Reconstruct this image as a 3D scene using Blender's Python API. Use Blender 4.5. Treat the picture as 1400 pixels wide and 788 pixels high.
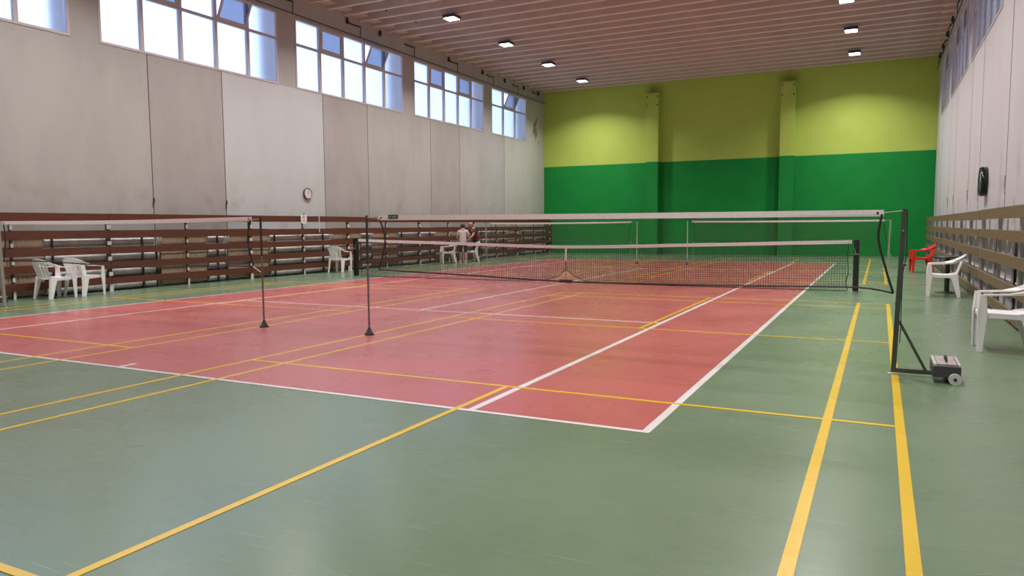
import bpy, bmesh, math, random
from mathutils import Vector, Matrix
random.seed(7)
for o in list(bpy.data.objects): bpy.data.objects.remove(o)
S = bpy.context.scene
C = S.collection
PI = math.pi

# ------------------------------------------------------------------ camera
F, CX, CY, CZ, YAW, PITCH, ROLL = 1002.04, 6.8326, -16.6047, 1.3967, 0.4644, -0.0847, -0.0063
fw = Vector((-math.sin(YAW) * math.cos(PITCH), math.cos(YAW) * math.cos(PITCH), math.sin(PITCH)))
rt = Vector((math.cos(YAW), math.sin(YAW), 0)); up = rt.cross(fw)
r2 = rt * math.cos(ROLL) + up * math.sin(ROLL); u2 = -rt * math.sin(ROLL) + up * math.cos(ROLL)
cd = bpy.data.cameras.new('camera'); cam = bpy.data.objects.new('camera', cd); C.objects.link(cam)
cd.sensor_width = 36; cd.lens = 36 * F / 1400; cd.clip_start = .05; cd.clip_end = 300
cam.matrix_world = Matrix(((r2.x, u2.x, -fw.x, CX), (r2.y, u2.y, -fw.y, CY), (r2.z, u2.z, -fw.z, CZ), (0, 0, 0, 1)))
S.camera = cam
# ------------------------------------------------------------------ sky, exposure
w = bpy.data.worlds.new('sky'); S.world = w; w.use_nodes = True
bg = w.node_tree.nodes['Background']; bg.inputs[0].default_value = (.46, .60, 1.0, 1); bg.inputs[1].default_value = 2.6
S.view_settings.view_transform = 'Standard'; S.view_settings.look = 'None'
S.view_settings.exposure = 0.0; S.view_settings.gamma = 1.0; S.view_settings.use_curve_mapping = False
LAMP_W = 156.0

# ------------------------------------------------------------------ materials
MATS = {}
def mat(name, col, rough=.6, metal=0., var=.0, scale=3., col2=None, bump=0., bscale=60., spec=.5, stretch=None, coat=0.):
    m = bpy.data.materials.new(name); m.use_nodes = True; nt = m.node_tree; N = nt.nodes; L = nt.links
    b = N['Principled BSDF']; b.inputs['Base Color'].default_value = (*col, 1); b.inputs['Roughness'].default_value = rough
    b.inputs['Metallic'].default_value = metal; b.inputs['Specular IOR Level'].default_value = spec
    tc = N.new('ShaderNodeTexCoord'); mp = N.new('ShaderNodeMapping'); L.new(tc.outputs['Object'], mp.inputs[0])
    if stretch: mp.inputs['Scale'].default_value = stretch
    if var or col2:
        n = N.new('ShaderNodeTexNoise'); n.inputs['Scale'].default_value = scale; n.inputs['Detail'].default_value = 6
        n.inputs['Roughness'].default_value = .65; L.new(mp.outputs[0], n.inputs[0])
        cr = N.new('ShaderNodeValToRGB'); cr.color_ramp.elements[0].position = .32; cr.color_ramp.elements[1].position = .68
        c2 = col2 or tuple(min(1, c * (1 + var)) for c in col); c1 = col if col2 else tuple(c * (1 - var) for c in col)
        cr.color_ramp.elements[0].color = (*c1, 1); cr.color_ramp.elements[1].color = (*c2, 1)
        L.new(n.outputs[0], cr.inputs[0]); L.new(cr.outputs[0], b.inputs['Base Color'])
    if bump:
        n2 = N.new('ShaderNodeTexNoise'); n2.inputs['Scale'].default_value = bscale; n2.inputs['Detail'].default_value = 4
        L.new(mp.outputs[0], n2.inputs[0]); bp = N.new('ShaderNodeBump'); bp.inputs['Strength'].default_value = bump
        bp.inputs['Distance'].default_value = .01; L.new(n2.outputs[0], bp.inputs['Height']); L.new(bp.outputs[0], b.inputs['Normal'])
    MATS[name] = m; return m
def emit(name, col, s):
    m = bpy.data.materials.new(name); m.use_nodes = True; b = m.node_tree.nodes['Principled BSDF']
    b.inputs['Base Color'].default_value = (.8, .8, .8, 1); b.inputs['Emission Color'].default_value = (*col, 1); b.inputs['Emission Strength'].default_value = s
    MATS[name] = m; return m

def floor_mat(name, col, col2):
    """sealed sports floor: colour mottling, fine scratches in the gloss"""
    m = bpy.data.materials.new(name); m.use_nodes = True; nt = m.node_tree; N = nt.nodes; L = nt.links; b = N['Principled BSDF']
    geo = N.new('ShaderNodeNewGeometry')
    n = N.new('ShaderNodeTexNoise'); n.inputs['Scale'].default_value = .8; n.inputs['Detail'].default_value = 6; n.inputs['Roughness'].default_value = .55
    L.new(geo.outputs['Position'], n.inputs[0])
    cr = N.new('ShaderNodeValToRGB'); cr.color_ramp.elements[0].position = .1; cr.color_ramp.elements[1].position = .9
    cr.color_ramp.elements[0].color = (*[c * .84 for c in col], 1); cr.color_ramp.elements[1].color = (*[min(1, c * 1.12) for c in col2], 1)
    mg = N.new('ShaderNodeMapping'); mg.inputs['Rotation'].default_value = (0, 0, .5); mg.inputs['Scale'].default_value = (5, 16, 1); L.new(geo.outputs['Position'], mg.inputs[0])
    n5 = N.new('ShaderNodeTexNoise'); n5.inputs['Scale'].default_value = 1; n5.inputs['Detail'].default_value = 7; n5.inputs['Roughness'].default_value = .7; L.new(mg.outputs[0], n5.inputs[0])
    av = N.new('ShaderNodeMixRGB'); av.inputs[0].default_value = .45; L.new(n.outputs[0], av.inputs[1]); L.new(n5.outputs[0], av.inputs[2]); L.new(av.outputs[0], cr.inputs[0])
    # scuffs: stretched noise thresholded
    def scuff(rot, sc, lo, hi, seed):
        mp = N.new('ShaderNodeMapping'); mp.inputs['Rotation'].default_value = (0, 0, rot); mp.inputs['Scale'].default_value = (sc, sc * 30, 1); mp.inputs['Location'].default_value = (seed, seed * 2, 0)
        wn = N.new('ShaderNodeTexNoise'); wn.inputs['Scale'].default_value = .5; wn.inputs['Detail'].default_value = 2; L.new(geo.outputs['Position'], wn.inputs[0])
        sc_ = N.new('ShaderNodeVectorMath'); sc_.operation = 'SCALE'; sc_.inputs['Scale'].default_value = .12; L.new(wn.outputs['Color'], sc_.inputs[0]); ad = N.new('ShaderNodeVectorMath'); ad.operation = 'ADD'; L.new(geo.outputs['Position'], ad.inputs[0]); L.new(sc_.outputs[0], ad.inputs[1])
        L.new(ad.outputs[0], mp.inputs[0])
        t = N.new('ShaderNodeTexNoise'); t.inputs['Scale'].default_value = 1; t.inputs['Detail'].default_value = 3; L.new(mp.outputs[0], t.inputs[0])
        r = N.new('ShaderNodeMapRange'); r.inputs[1].default_value = lo; r.inputs[2].default_value = hi; L.new(t.outputs[0], r.inputs[0]); return r
    s1 = scuff(.3, 2.2, .66, .74, 3); s2 = scuff(1.4, 1.7, .67, .76, 9); s3 = scuff(-.5, 1.6, .70, .80, 17)
    mx = N.new('ShaderNodeMath'); mx.operation = 'MAXIMUM'; L.new(s1.outputs[0], mx.inputs[0]); L.new(s2.outputs[0], mx.inputs[1])
    mix = N.new('ShaderNodeMixRGB'); mix.inputs[2].default_value = (.5, .52, .5, 1)
    k = N.new('ShaderNodeMath'); k.operation = 'MULTIPLY'; k.inputs[1].default_value = .24; L.new(mx.outputs[0], k.inputs[0]); L.new(k.outputs[0], mix.inputs[0])
    L.new(cr.outputs[0], mix.inputs[1])
    dk = N.new('ShaderNodeMixRGB'); dk.inputs[2].default_value = (.05, .055, .05, 1); k3 = N.new('ShaderNodeMath'); k3.operation = 'MULTIPLY'; k3.inputs[1].default_value = .12
    L.new(s3.outputs[0], k3.inputs[0]); L.new(k3.outputs[0], dk.inputs[0]); L.new(mix.outputs[0], dk.inputs[1]); L.new(dk.outputs[0], b.inputs['Base Color'])
    n3 = N.new('ShaderNodeTexNoise'); n3.inputs['Scale'].default_value = .8; n3.inputs['Detail'].default_value = 3; L.new(geo.outputs['Position'], n3.inputs[0])
    rr = N.new('ShaderNodeMapRange'); rr.inputs[1].default_value = .2; rr.inputs[2].default_value = .8; rr.inputs[3].default_value = .22; rr.inputs[4].default_value = .33
    L.new(n3.outputs[0], rr.inputs[0]); L.new(rr.outputs[0], b.inputs['Roughness'])
    n4 = N.new('ShaderNodeTexNoise'); n4.inputs['Scale'].default_value = 55; n4.inputs['Detail'].default_value = 5; L.new(geo.outputs['Position'], n4.inputs[0])
    bp = N.new('ShaderNodeBump'); bp.inputs['Strength'].default_value = .05; bp.inputs['Distance'].default_value = .01; L.new(n4.outputs[0], bp.inputs['Height']); L.new(bp.outputs[0], b.inputs['Normal'])
    b.inputs['Specular IOR Level'].default_value = 1.0
    MATS[name] = m; return m

def split_wall_mat():
    """far wall: lime paint above 4.4 m, dark green below, sooty stains over the pilaster heads"""
    m = bpy.data.materials.new('green_wall_paint'); m.use_nodes = True; nt = m.node_tree; N = nt.nodes; L = nt.links; b = N['Principled BSDF']
    geo = N.new('ShaderNodeNewGeometry'); sp = N.new('ShaderNodeSeparateXYZ'); L.new(geo.outputs['Position'], sp.inputs[0])
    n = N.new('ShaderNodeTexNoise'); n.inputs['Scale'].default_value = 1.2; n.inputs['Detail'].default_value = 5; L.new(geo.outputs['Position'], n.inputs[0])
    def ramp(a, c):
        cr = N.new('ShaderNodeValToRGB'); cr.color_ramp.elements[0].position = .3; cr.color_ramp.elements[1].position = .7
        cr.color_ramp.elements[0].color = (*a, 1); cr.color_ramp.elements[1].color = (*c, 1); L.new(n.outputs[0], cr.inputs[0]); return cr
    lime = ramp((.47, .60, .11), (.51, .64, .13)); dark = ramp((.008, .25, .042), (.011, .28, .052))
    st = N.new('ShaderNodeMath'); st.operation = 'GREATER_THAN'; st.inputs[1].default_value = 4.40; L.new(sp.outputs[2], st.inputs[0])
    mix = N.new('ShaderNodeMixRGB'); L.new(st.outputs[0], mix.inputs[0]); L.new(dark.outputs[0], mix.inputs[1]); L.new(lime.outputs[0], mix.inputs[2])
    cur = mix
    for x in (-3.0, 3.06):      # soot with a shape of its own
        d = N.new('ShaderNodeVectorMath'); d.operation = 'SUBTRACT'; d.inputs[1].default_value = (x, 18.4, 7.85); L.new(geo.outputs['Position'], d.inputs[0])
        mp = N.new('ShaderNodeVectorMath'); mp.operation = 'MULTIPLY'; mp.inputs[1].default_value = (1.7, 0, 2.6); L.new(d.outputs[0], mp.inputs[0])
        ln = N.new('ShaderNodeVectorMath'); ln.operation = 'LENGTH'; L.new(mp.outputs[0], ln.inputs[0])
        r = N.new('ShaderNodeMapRange'); r.inputs[1].default_value = 1.0; r.inputs[2].default_value = .2; r.inputs[3].default_value = 0; r.inputs[4].default_value = .45; L.new(ln.outputs['Value'], r.inputs[0])
        mm = N.new('ShaderNodeMixRGB'); mm.inputs[2].default_value = (.10, .11, .03, 1); L.new(r.outputs[0], mm.inputs[0]); L.new(cur.outputs[0], mm.inputs[1]); cur = mm
    L.new(cur.outputs[0], b.inputs['Base Color']); b.inputs['Roughness'].default_value = .75; b.inputs['Specular IOR Level'].default_value = .25
    n2 = N.new('ShaderNodeTexNoise'); n2.inputs['Scale'].default_value = 25; L.new(geo.outputs['Position'], n2.inputs[0])
    bp = N.new('ShaderNodeBump'); bp.inputs['Strength'].default_value = .15; bp.inputs['Distance'].default_value = .01; L.new(n2.outputs[0], bp.inputs['Height']); L.new(bp.outputs[0], b.inputs['Normal'])
    MATS['green_wall'] = m

def concrete_mat(name, col, grime=.12, peel=False):
    m = bpy.data.materials.new(name); m.use_nodes = True; nt = m.node_tree; N = nt.nodes; L = nt.links; b = N['Principled BSDF']
    geo = N.new('ShaderNodeNewGeometry'); mp = N.new('ShaderNodeMapping'); mp.inputs['Scale'].default_value = (1, 1, .35); L.new(geo.outputs['Position'], mp.inputs[0])
    n = N.new('ShaderNodeTexNoise'); n.inputs['Scale'].default_value = 1.1; n.inputs['Detail'].default_value = 7; n.inputs['Roughness'].default_value = .6; L.new(mp.outputs[0], n.inputs[0])
    cr = N.new('ShaderNodeValToRGB'); cr.color_ramp.elements[0].position = .3; cr.color_ramp.elements[1].position = .6
    cr.color_ramp.elements[0].color = (*[c * (1 - grime) for c in col], 1); cr.color_ramp.elements[1].color = (*col, 1); L.new(n.outputs[0], cr.inputs[0])
    cur = cr.outputs[0]
    sp = N.new('ShaderNodeSeparateXYZ'); L.new(geo.outputs['Position'], sp.inputs[0])
    # brown damp stains with ragged outlines low on the panel
    n2 = N.new('ShaderNodeTexNoise'); n2.inputs['Scale'].default_value = 1.6; n2.inputs['Detail'].default_value = 9; L.new(geo.outputs['Position'], n2.inputs[0])
    r = N.new('ShaderNodeMapRange'); r.inputs[1].default_value = .53; r.inputs[2].default_value = .72; L.new(n2.outputs[0], r.inputs[0])
    rz = N.new('ShaderNodeMapRange'); rz.inputs[1].default_value = 2.9; rz.inputs[2].default_value = 2.0; L.new(sp.outputs[2], rz.inputs[0])
    k = N.new('ShaderNodeMath'); k.operation = 'MULTIPLY'; L.new(r.outputs[0], k.inputs[0]); L.new(rz.outputs[0], k.inputs[1])
    k2 = N.new('ShaderNodeMath'); k2.operation = 'MULTIPLY'; k2.inputs[1].default_value = .45; L.new(k.outputs[0], k2.inputs[0])
    mm = N.new('ShaderNodeMixRGB'); mm.inputs[2].default_value = (.33, .25, .19, 1); L.new(k2.outputs[0], mm.inputs[0]); L.new(cur, mm.inputs[1]); cur = mm.outputs[0]
    if peel:
        n3 = N.new('ShaderNodeTexNoise'); n3.inputs['Scale'].default_value = 3.5; n3.inputs['Detail'].default_value = 8; L.new(geo.outputs['Position'], n3.inputs[0])
        d = N.new('ShaderNodeVectorMath'); d.operation = 'SUBTRACT'; d.inputs[1].default_value = (-8.8, 17.35, 6.2); L.new(geo.outputs['Position'], d.inputs[0])
        dm = N.new('ShaderNodeVectorMath'); dm.operation = 'MULTIPLY'; dm.inputs[1].default_value = (0, 1.5, .75); L.new(d.outputs[0], dm.inputs[0])
        ln = N.new('ShaderNodeVectorMath'); ln.operation = 'LENGTH'; L.new(dm.outputs[0], ln.inputs[0])
        rr = N.new('ShaderNodeMapRange'); rr.inputs[1].default_value = .2; rr.inputs[2].default_value = 1.1; rr.inputs[3].default_value = .18; rr.inputs[4].default_value = -.2; L.new(ln.outputs['Value'], rr.inputs[0])
        ad = N.new('ShaderNodeMath'); L.new(n3.outputs[0], ad.inputs[0]); L.new(rr.outputs[0], ad.inputs[1])
        th = N.new('ShaderNodeMapRange'); th.inputs[1].default_value = .6; th.inputs[2].default_value = .66; L.new(ad.outputs[0], th.inputs[0])
        mm2 = N.new('ShaderNodeMixRGB'); mm2.inputs[2].default_value = (.24, .2, .13, 1); L.new(th.outputs[0], mm2.inputs[0]); L.new(cur, mm2.inputs[1]); cur = mm2.outputs[0]
    L.new(cur, b.inputs['Base Color']); b.inputs['Roughness'].default_value = .85; b.inputs['Specular IOR Level'].default_value = .2
    n4 = N.new('ShaderNodeTexNoise'); n4.inputs['Scale'].default_value = 40; n4.inputs['Detail'].default_value = 3; L.new(geo.outputs['Position'], n4.inputs[0])
    bp = N.new('ShaderNodeBump'); bp.inputs['Strength'].default_value = .15; bp.inputs['Distance'].default_value = .01; L.new(n4.outputs[0], bp.inputs['Height']); L.new(bp.outputs[0], b.inputs['Normal'])
    MATS[name] = m

def glass_mat(name, col, rough):
    m = bpy.data.materials.new(name); m.use_nodes = True; nt = m.node_tree; N = nt.nodes; L = nt.links; b = N['Principled BSDF']
    b.inputs['Base Color'].default_value = (*col, 1); b.inputs['Transmission Weight'].default_value = 1; b.inputs['Roughness'].default_value = rough; b.inputs['IOR'].default_value = 1.3
    geo = N.new('ShaderNodeNewGeometry'); n4 = N.new('ShaderNodeTexNoise'); n4.inputs['Scale'].default_value = 14; L.new(geo.outputs['Position'], n4.inputs[0])
    bp = N.new('ShaderNodeBump'); bp.inputs['Strength'].default_value = .2; bp.inputs['Distance'].default_value = .01; L.new(n4.outputs[0], bp.inputs['Height']); L.new(bp.outputs[0], b.inputs['Normal'])
    MATS[name] = m

floor_mat('green_floor', (.135, .205, .126), (.165, .240, .150)); floor_mat('red_floor', (.46, .105, .105), (.54, .135, .132))
floor_mat('white_paint', (.74, .70, .70), (.84, .80, .80)); floor_mat('yellow_paint', (.74, .47, .018), (.82, .54, .025))
split_wall_mat()
concrete_mat('concrete_warm', (.455, .445, .43)); concrete_mat('concrete_pink', (.425, .40, .39)); concrete_mat('concrete_white', (.55, .57, .575), .06)
concrete_mat('concrete_peel', (.53, .52, .485), .1, True); concrete_mat('concrete_right', (.60, .585, .60), .05)
mat('seam_dark', (.05, .045, .04), .9)
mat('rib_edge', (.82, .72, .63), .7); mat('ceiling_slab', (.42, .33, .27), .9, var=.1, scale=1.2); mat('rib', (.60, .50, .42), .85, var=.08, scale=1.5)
mat('ceiling_end', (.62, .54, .47), .9, var=.06)
mat('mahogany', (.115, .030, .013), .55, var=.3, scale=5, stretch=(6, .4, 8), bump=.1)
mat('weathered_wood', (.185, .125, .062), .6, var=.3, scale=5, stretch=(6, .5, 9), bump=.15)
mat('post_white', (.66, .64, .62), .5); mat('post_dark', (.07, .045, .035), .6); mat('post_grey', (.36, .37, .35), .45, metal=.3)
mat('pipe', (.50, .49, .47), .5, metal=.25, var=.2, scale=4); mat('bracket_black', (.02, .02, .02), .5)
mat('tan_board', (.40, .285, .20), .8, var=.08, scale=3); mat('board_light', (.62, .60, .60), .7, var=.05)
mat('chair_white', (.88, .86, .87), .38, var=.02); mat('chair_red', (.78, .03, .025), .38)
mat('net_cord', (.018, .018, .018), .6); mat('net_thread', (.05, .045, .035), .8); mat('tennis_thread', (.02, .026, .024), .8)
mat('tape_white', (.80, .74, .73), .7, var=.08, scale=40, bump=.3); mat('rope', (.62, .58, .5), .8)
mat('post_paint', (.055, .062, .05), .45, var=.1); mat('pole_steel', (.20, .18, .18), .4, metal=.6, var=.4, scale=9); mat('rubber', (.03, .028, .028), .7)
mat('post_black', (.006, .012, .010), .4); mat('steel', (.45, .45, .43), .35, metal=.8); mat('weight_brick', (.36, .31, .31), .7, var=.1, scale=20); mat('weight_box', (.05, .05, .055), .5); mat('galv', (.5, .5, .5), .5, metal=.5)
mat('wheel_white', (.62, .60, .56), .5); mat('window_frame', (.55, .50, .50), .5); mat('lamp_case', (.06, .06, .07), .5)
glass_mat('frosted', (.93, .95, 1.0), .38); glass_mat('hopper_glass', (.22, .24, .29), .25)
emit('lamp_glow', (.95, .97, 1.0), 14)
mat('black_table', (.02, .02, .022), .4); mat('paper', (.80, .75, .78), .8); mat('ink', (.09, .07, .08), .8); mat('ink_grey', (.42, .38, .42), .8)
mat('badge_green', (.012, .07, .05), .5); mat('badge_letters', (.5, .62, .6), .6)
mat('clock_rim', (.10, .075, .075), .3); mat('clock_face', (.74, .66, .67), .6); mat('clock_black', (.012, .012, .012), .15); mat('clock_glass', (.10, .14, .12), .08, spec=.8)
mat('skin', (.55, .33, .24), .6); mat('tee_grey', (.62, .57, .60), .8, var=.05, scale=9); mat('shorts_navy', (.02, .028, .045), .8); mat('hair_dark', (.04, .022, .015), .6)
mat('tee_maroon', (.12, .012, .022), .8); mat('hair_ginger', (.55, .26, .10), .6); mat('trousers_dark', (.02, .018, .018), .8); mat('shoe_white', (.7, .68, .68), .6); mat('shoe_dark', (.12, .11, .12), .6)
M = MATS

# ------------------------------------------------------------------ mesh helpers
class MB:
    def __init__(s): s.v = []; s.f = []; s.sm = []
    def add(s, vs, fs, smooth=False):
        n = len(s.v); s.v += [tuple(v) for v in vs]; s.f += [tuple(i + n for i in f) for f in fs]; s.sm += [smooth] * len(fs); return s
    def box(s, a, b, mtx=None):
        x0, y0, z0 = a; x1, y1, z1 = b
        vs = [Vector(p) for p in ((x0, y0, z0), (x1, y0, z0), (x1, y1, z0), (x0, y1, z0), (x0, y0, z1), (x1, y0, z1), (x1, y1, z1), (x0, y1, z1))]
        if mtx: vs = [mtx @ v for v in vs]
        return s.add(vs, [(0, 3, 2, 1), (4, 5, 6, 7), (0, 1, 5, 4), (1, 2, 6, 5), (2, 3, 7, 6), (3, 0, 4, 7)])
    def tube(s, pts, r, n=8, caps=True, smooth=True):
        pts = [Vector(p) for p in pts]; rs = r if isinstance(r, (list, tuple)) else [r] * len(pts); rings = []
        ref = None
        for i, p in enumerate(pts):
            t = (pts[min(i + 1, len(pts) - 1)] - pts[max(i - 1, 0)]).normalized()
            if ref is None: ref = t.orthogonal().normalized()
            ref = (ref - t * ref.dot(t)); ref = ref.normalized() if ref.length > 1e-6 else t.orthogonal().normalized()
            b = t.cross(ref); rings.append([p + (ref * math.cos(2 * PI * k / n) + b * math.sin(2 * PI * k / n)) * rs[i] for k in range(n)])
        vs = [v for ring in rings for v in ring]; fs = []
        for i in range(len(pts) - 1):
            for k in range(n): fs.append((i * n + k, i * n + (k + 1) % n, (i + 1) * n + (k + 1) % n, (i + 1) * n + k))
        s.add(vs, fs, smooth and n > 4)
        if caps:
            s.add(rings[0], [tuple(reversed(range(n)))]); s.add(rings[-1], [tuple(range(n))])
        return s
    def ribbon(s, pts, ws, th, sides):
        """sweep of a rectangle: width ws along sides[i], thickness th across"""
        pts = [Vector(p) for p in pts]; n = len(pts); vs = []
        ths = th if isinstance(th, (list, tuple)) else [th] * n
        for i, p in enumerate(pts):
            t = (pts[min(i + 1, n - 1)] - pts[max(i - 1, 0)]).normalized(); sd = Vector(sides[i]).normalized()
            sd = (sd - t * sd.dot(t)).normalized(); nn = t.cross(sd)
            a = sd * ws[i] / 2; b = nn * ths[i] / 2
            vs += [p - a - b, p + a - b, p + a + b, p - a + b]
        fs = [(3, 2, 1, 0), tuple(range(4 * n - 4, 4 * n))]
        for i in range(n - 1):
            for k in range(4): fs.append((4 * i + k, 4 * i + (k + 1) % 4, 4 * i + 4 + (k + 1) % 4, 4 * i + 4 + k))
        return s.add(vs, fs)
    def lathe(s, prof, n=16, origin=(0, 0, 0), mtx=None):
        vs = []; o = Vector(origin)
        for r, z in prof:
            for k in range(n):
                p = Vector((r * math.cos(2 * PI * k / n), r * math.sin(2 * PI * k / n), z)); vs.append((mtx @ p if mtx else p) + o)
        fs = []
        for i in range(len(prof) - 1):
            for k in range(n): fs.append((i * n + k, i * n + (k + 1) % n, (i + 1) * n + (k + 1) % n, (i + 1) * n + k))
        m = len(prof); fs.append(tuple(reversed(range(n)))); fs.append(tuple(range((m - 1) * n, m * n)))
        return s.add(vs, fs, True)
    def mesh(s, name, m):
        me = bpy.data.meshes.new(name); me.from_pydata(s.v, [], s.f); me.update()
        bm = bmesh.new(); bm.from_mesh(me); bmesh.ops.recalc_face_normals(bm, faces=bm.faces[:]); bm.to_mesh(me); bm.free()
        me.polygons.foreach_set('use_smooth', [x for x in s.sm])
        if m: me.materials.append(M[m])
        return me
    def build(s, name, m, parent=None, kind=None, edge=True):
        o = bpy.data.objects.new(name, s.mesh(name, m)); C.objects.link(o)
        if parent: o.parent = parent
        if kind: o['kind'] = kind
        if any(s.sm):
            try: o.data.set_sharp_from_angle(angle=math.radians(40))
            except Exception: pass
        return o
def B(a, b): return MB().box(a, b)
def empty(name, loc=(0, 0, 0), rz=0):
    o = bpy.data.objects.new(name, None); C.objects.link(o); o.location = loc; o.rotation_euler = (0, 0, rz); o.empty_display_size = .1; return o
def tag(o, label, cat, group=None):
    o['label'] = label; o['category'] = cat
    if group: o['group'] = group
    return o
def link_mesh(name, me, parent=None, loc=(0, 0, 0), rot=(0, 0, 0)):
    o = bpy.data.objects.new(name, me); C.objects.link(o); o.location = loc; o.rotation_euler = rot
    if parent: o.parent = parent
    return o
def copy_tree(o, parent=None):
    c = o.copy(); C.objects.link(c); c.parent = parent
    for ch in o.children: copy_tree(ch, c)
    return c
def setmat(o, m):
    me = o.data.copy(); me.materials.clear(); me.materials.append(M[m]); o.data = me
def lerp(a, b, t): return a + (b - a) * t
def interp(tab, x):
    if x <= tab[0][0]: return tab[0][1]
    for (a, p), (b, q) in zip(tab, tab[1:]):
        if x <= b: return lerp(p, q, (x - a) / (b - a))
    return tab[-1][1]
def smooth_interp(tab, x):
    """Catmull-Rom through (x, value) pairs"""
    n = len(tab)
    if x <= tab[0][0]: return tab[0][1]
    if x >= tab[-1][0]: return tab[-1][1]
    for i in range(n - 1):
        if x <= tab[i + 1][0]:
            x0, y0 = tab[i]; x1, y1 = tab[i + 1]; h = x1 - x0; t = (x - x0) / h
            m0 = (y1 - tab[i - 1][1]) / (x1 - tab[i - 1][0]) if i > 0 else (y1 - y0) / h
            m1 = (tab[i + 2][1] - y0) / (tab[i + 2][0] - x0) if i + 2 < n else (y1 - y0) / h
            t2, t3 = t * t, t * t * t
            return (2 * t3 - 3 * t2 + 1) * y0 + (t3 - 2 * t2 + t) * h * m0 + (-2 * t3 + 3 * t2) * y1 + (t3 - t2) * h * m1

# ------------------------------------------------------------------ the hall
XW, YF, YN, ZC = 8.8, 18.4, -18.4, 8.18          # wall faces, rib undersides
floor = B((-XW - .3, YN - .3, -.2), (XW + .3, YF + .3, 0)).build('floor', 'green_floor', kind='structure')
B((-5.485, -11.885, 0), (5.485, 11.885, .0015)).build('court_surface', 'red_floor', floor)['label'] = 'red painted court area'
def line(name, x0, y0, x1, y1, m, wd, z):
    if x0 == x1: b = B((x0 - wd / 2, y0, .0005), (x0 + wd / 2, y1, z))
    else: b = B((x0, y0 - wd / 2, .0005), (x1, y0 + wd / 2, z))
    return b.build(name, m, floor)
# tennis
for sy in (-1, 1):
    line('tennis_line', -5.485, sy * 11.86, 5.485, sy * 11.86, 'white_paint', .05, .0030)
    line('tennis_line', -4.115, sy * 6.40, 4.115, sy * 6.40, 'white_paint', .05, .0030)
    a, b_ = sorted((sy * 11.86, sy * 11.66)); B((-.025, a, .0005), (.025, b_, .0028)).build('tennis_line', 'white_paint', floor)
for x in (-5.46, -4.09, 4.09, 5.46):
    wd = .06 if x > 0 else .05
    B((x - wd / 2, -11.86, .0005), (x + wd / 2, 11.86, .0026)).build('tennis_line', 'white_paint', floor)
B((-.025, -6.4, .0005), (.025, 6.4, .0026)).build('tennis_line', 'white_paint', floor)
# badminton: four courts
for (cx, cy) in ((3.97, -9.0), (-3.97, -9.0), (3.97, 8.85), (-3.97, 8.85)):
    ya, yb = (cy - 6.7, cy + 6.58) if cy < 0 else (cy - 6.72, cy + 6.55)
    for dx in (-3.03, -2.57, 2.57, 3.03):
        wd = .06 if dx * cx > 0 and cx > 0 else .045
        B((cx + dx - wd / 2, ya, .0005), (cx + dx + wd / 2, yb, .0034)).build('badminton_line', 'yellow_paint', floor)
    for y in (ya, ya + .76, cy - 2.0, cy + 1.97, yb - .72, yb):
        B((cx - 3.05, y - .022, .0005), (cx + 3.05, y + .022, .0038)).build('badminton_line', 'yellow_paint', floor)
    for a, b_ in ((ya, cy - 2.0), (cy + 1.97, yb)):
        B((cx - .024, a, .0005), (cx + .024, b_, .0036)).build('badminton_line', 'yellow_paint', floor)

# far wall with pilasters, near wall
wf = B((-XW - .3, YF, 0), (XW + .3, YF + .3, ZC + .6)).build('wall_far', 'green_wall', kind='structure')
for x in (-3.0, 3.06):
    p = B((x - .3, YF - .42, 0), (x + .3, YF, 7.62)).build('pilaster', 'green_wall', wf)
    for z in (7.05, 7.45):
        for s in (-1, 1):
            MB().lathe([(.03, 0), (.03, .04), (.015, .05)], 8, (x + s * .24, YF - .42, z), Matrix.Rotation(PI / 2, 4, 'X')).build('bolt', 'bracket_black', p)
B((-XW - .3, YN - .3, 0), (XW + .3, YN, ZC + .6)).build('wall_near', 'concrete_warm', kind='structure')

# ceiling: slab, ribs across the hall, solid ends
ceil = B((-XW - 1.2, YN - .3, ZC + .36), (XW + 1.2, YF + .3, ZC + .6)).build('ceiling', 'ceiling_slab', kind='structure')
rib_me = MB().add([(-XW - .1, -.05, 0), (XW + .1, -.05, 0), (XW + .1, .05, 0), (-XW - .1, .05, 0), (-XW - .1, -.075, .37), (XW + .1, -.075, .37), (XW + .1, .075, .37), (-XW - .1, .075, .37)],
    [(0, 3, 2, 1), (4, 5, 6, 7), (0, 1, 5, 4), (1, 2, 6, 5), (2, 3, 7, 6), (3, 0, 4, 7)]).mesh('rib', 'rib')
end_me = B((-.19, -.3375, .10), (.19, .3375, .37)).mesh('rib_end_block', 'ceiling_end')
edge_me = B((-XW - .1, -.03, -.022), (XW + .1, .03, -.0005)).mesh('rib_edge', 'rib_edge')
RIB = .775; ribs = []
y = 7.33 - 33 * RIB
while y < YF:
    if y > YN + .1: ribs.append(y)
    y += RIB
for y in ribs:
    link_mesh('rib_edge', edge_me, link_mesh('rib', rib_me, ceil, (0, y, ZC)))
    if y + RIB < YF:
        for s in (-1, 1): link_mesh('rib_end_block', end_me, ceil, (s * (XW - .19), y + RIB / 2, ZC))
hook_me = MB().lathe([(.02, 0), (.02, .05)], 6, (0, 0, 0), Matrix.Rotation(PI / 2, 4, 'X')).mesh('rib_plug', 'bracket_black')
for k, y in enumerate(ribs):
    if k % 2 == 0:
        for s in (-1, 1): link_mesh('rib_plug', hook_me, ceil, (s * (7.55 + .1 * (k % 3)), y - .062, ZC + .17))

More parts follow.
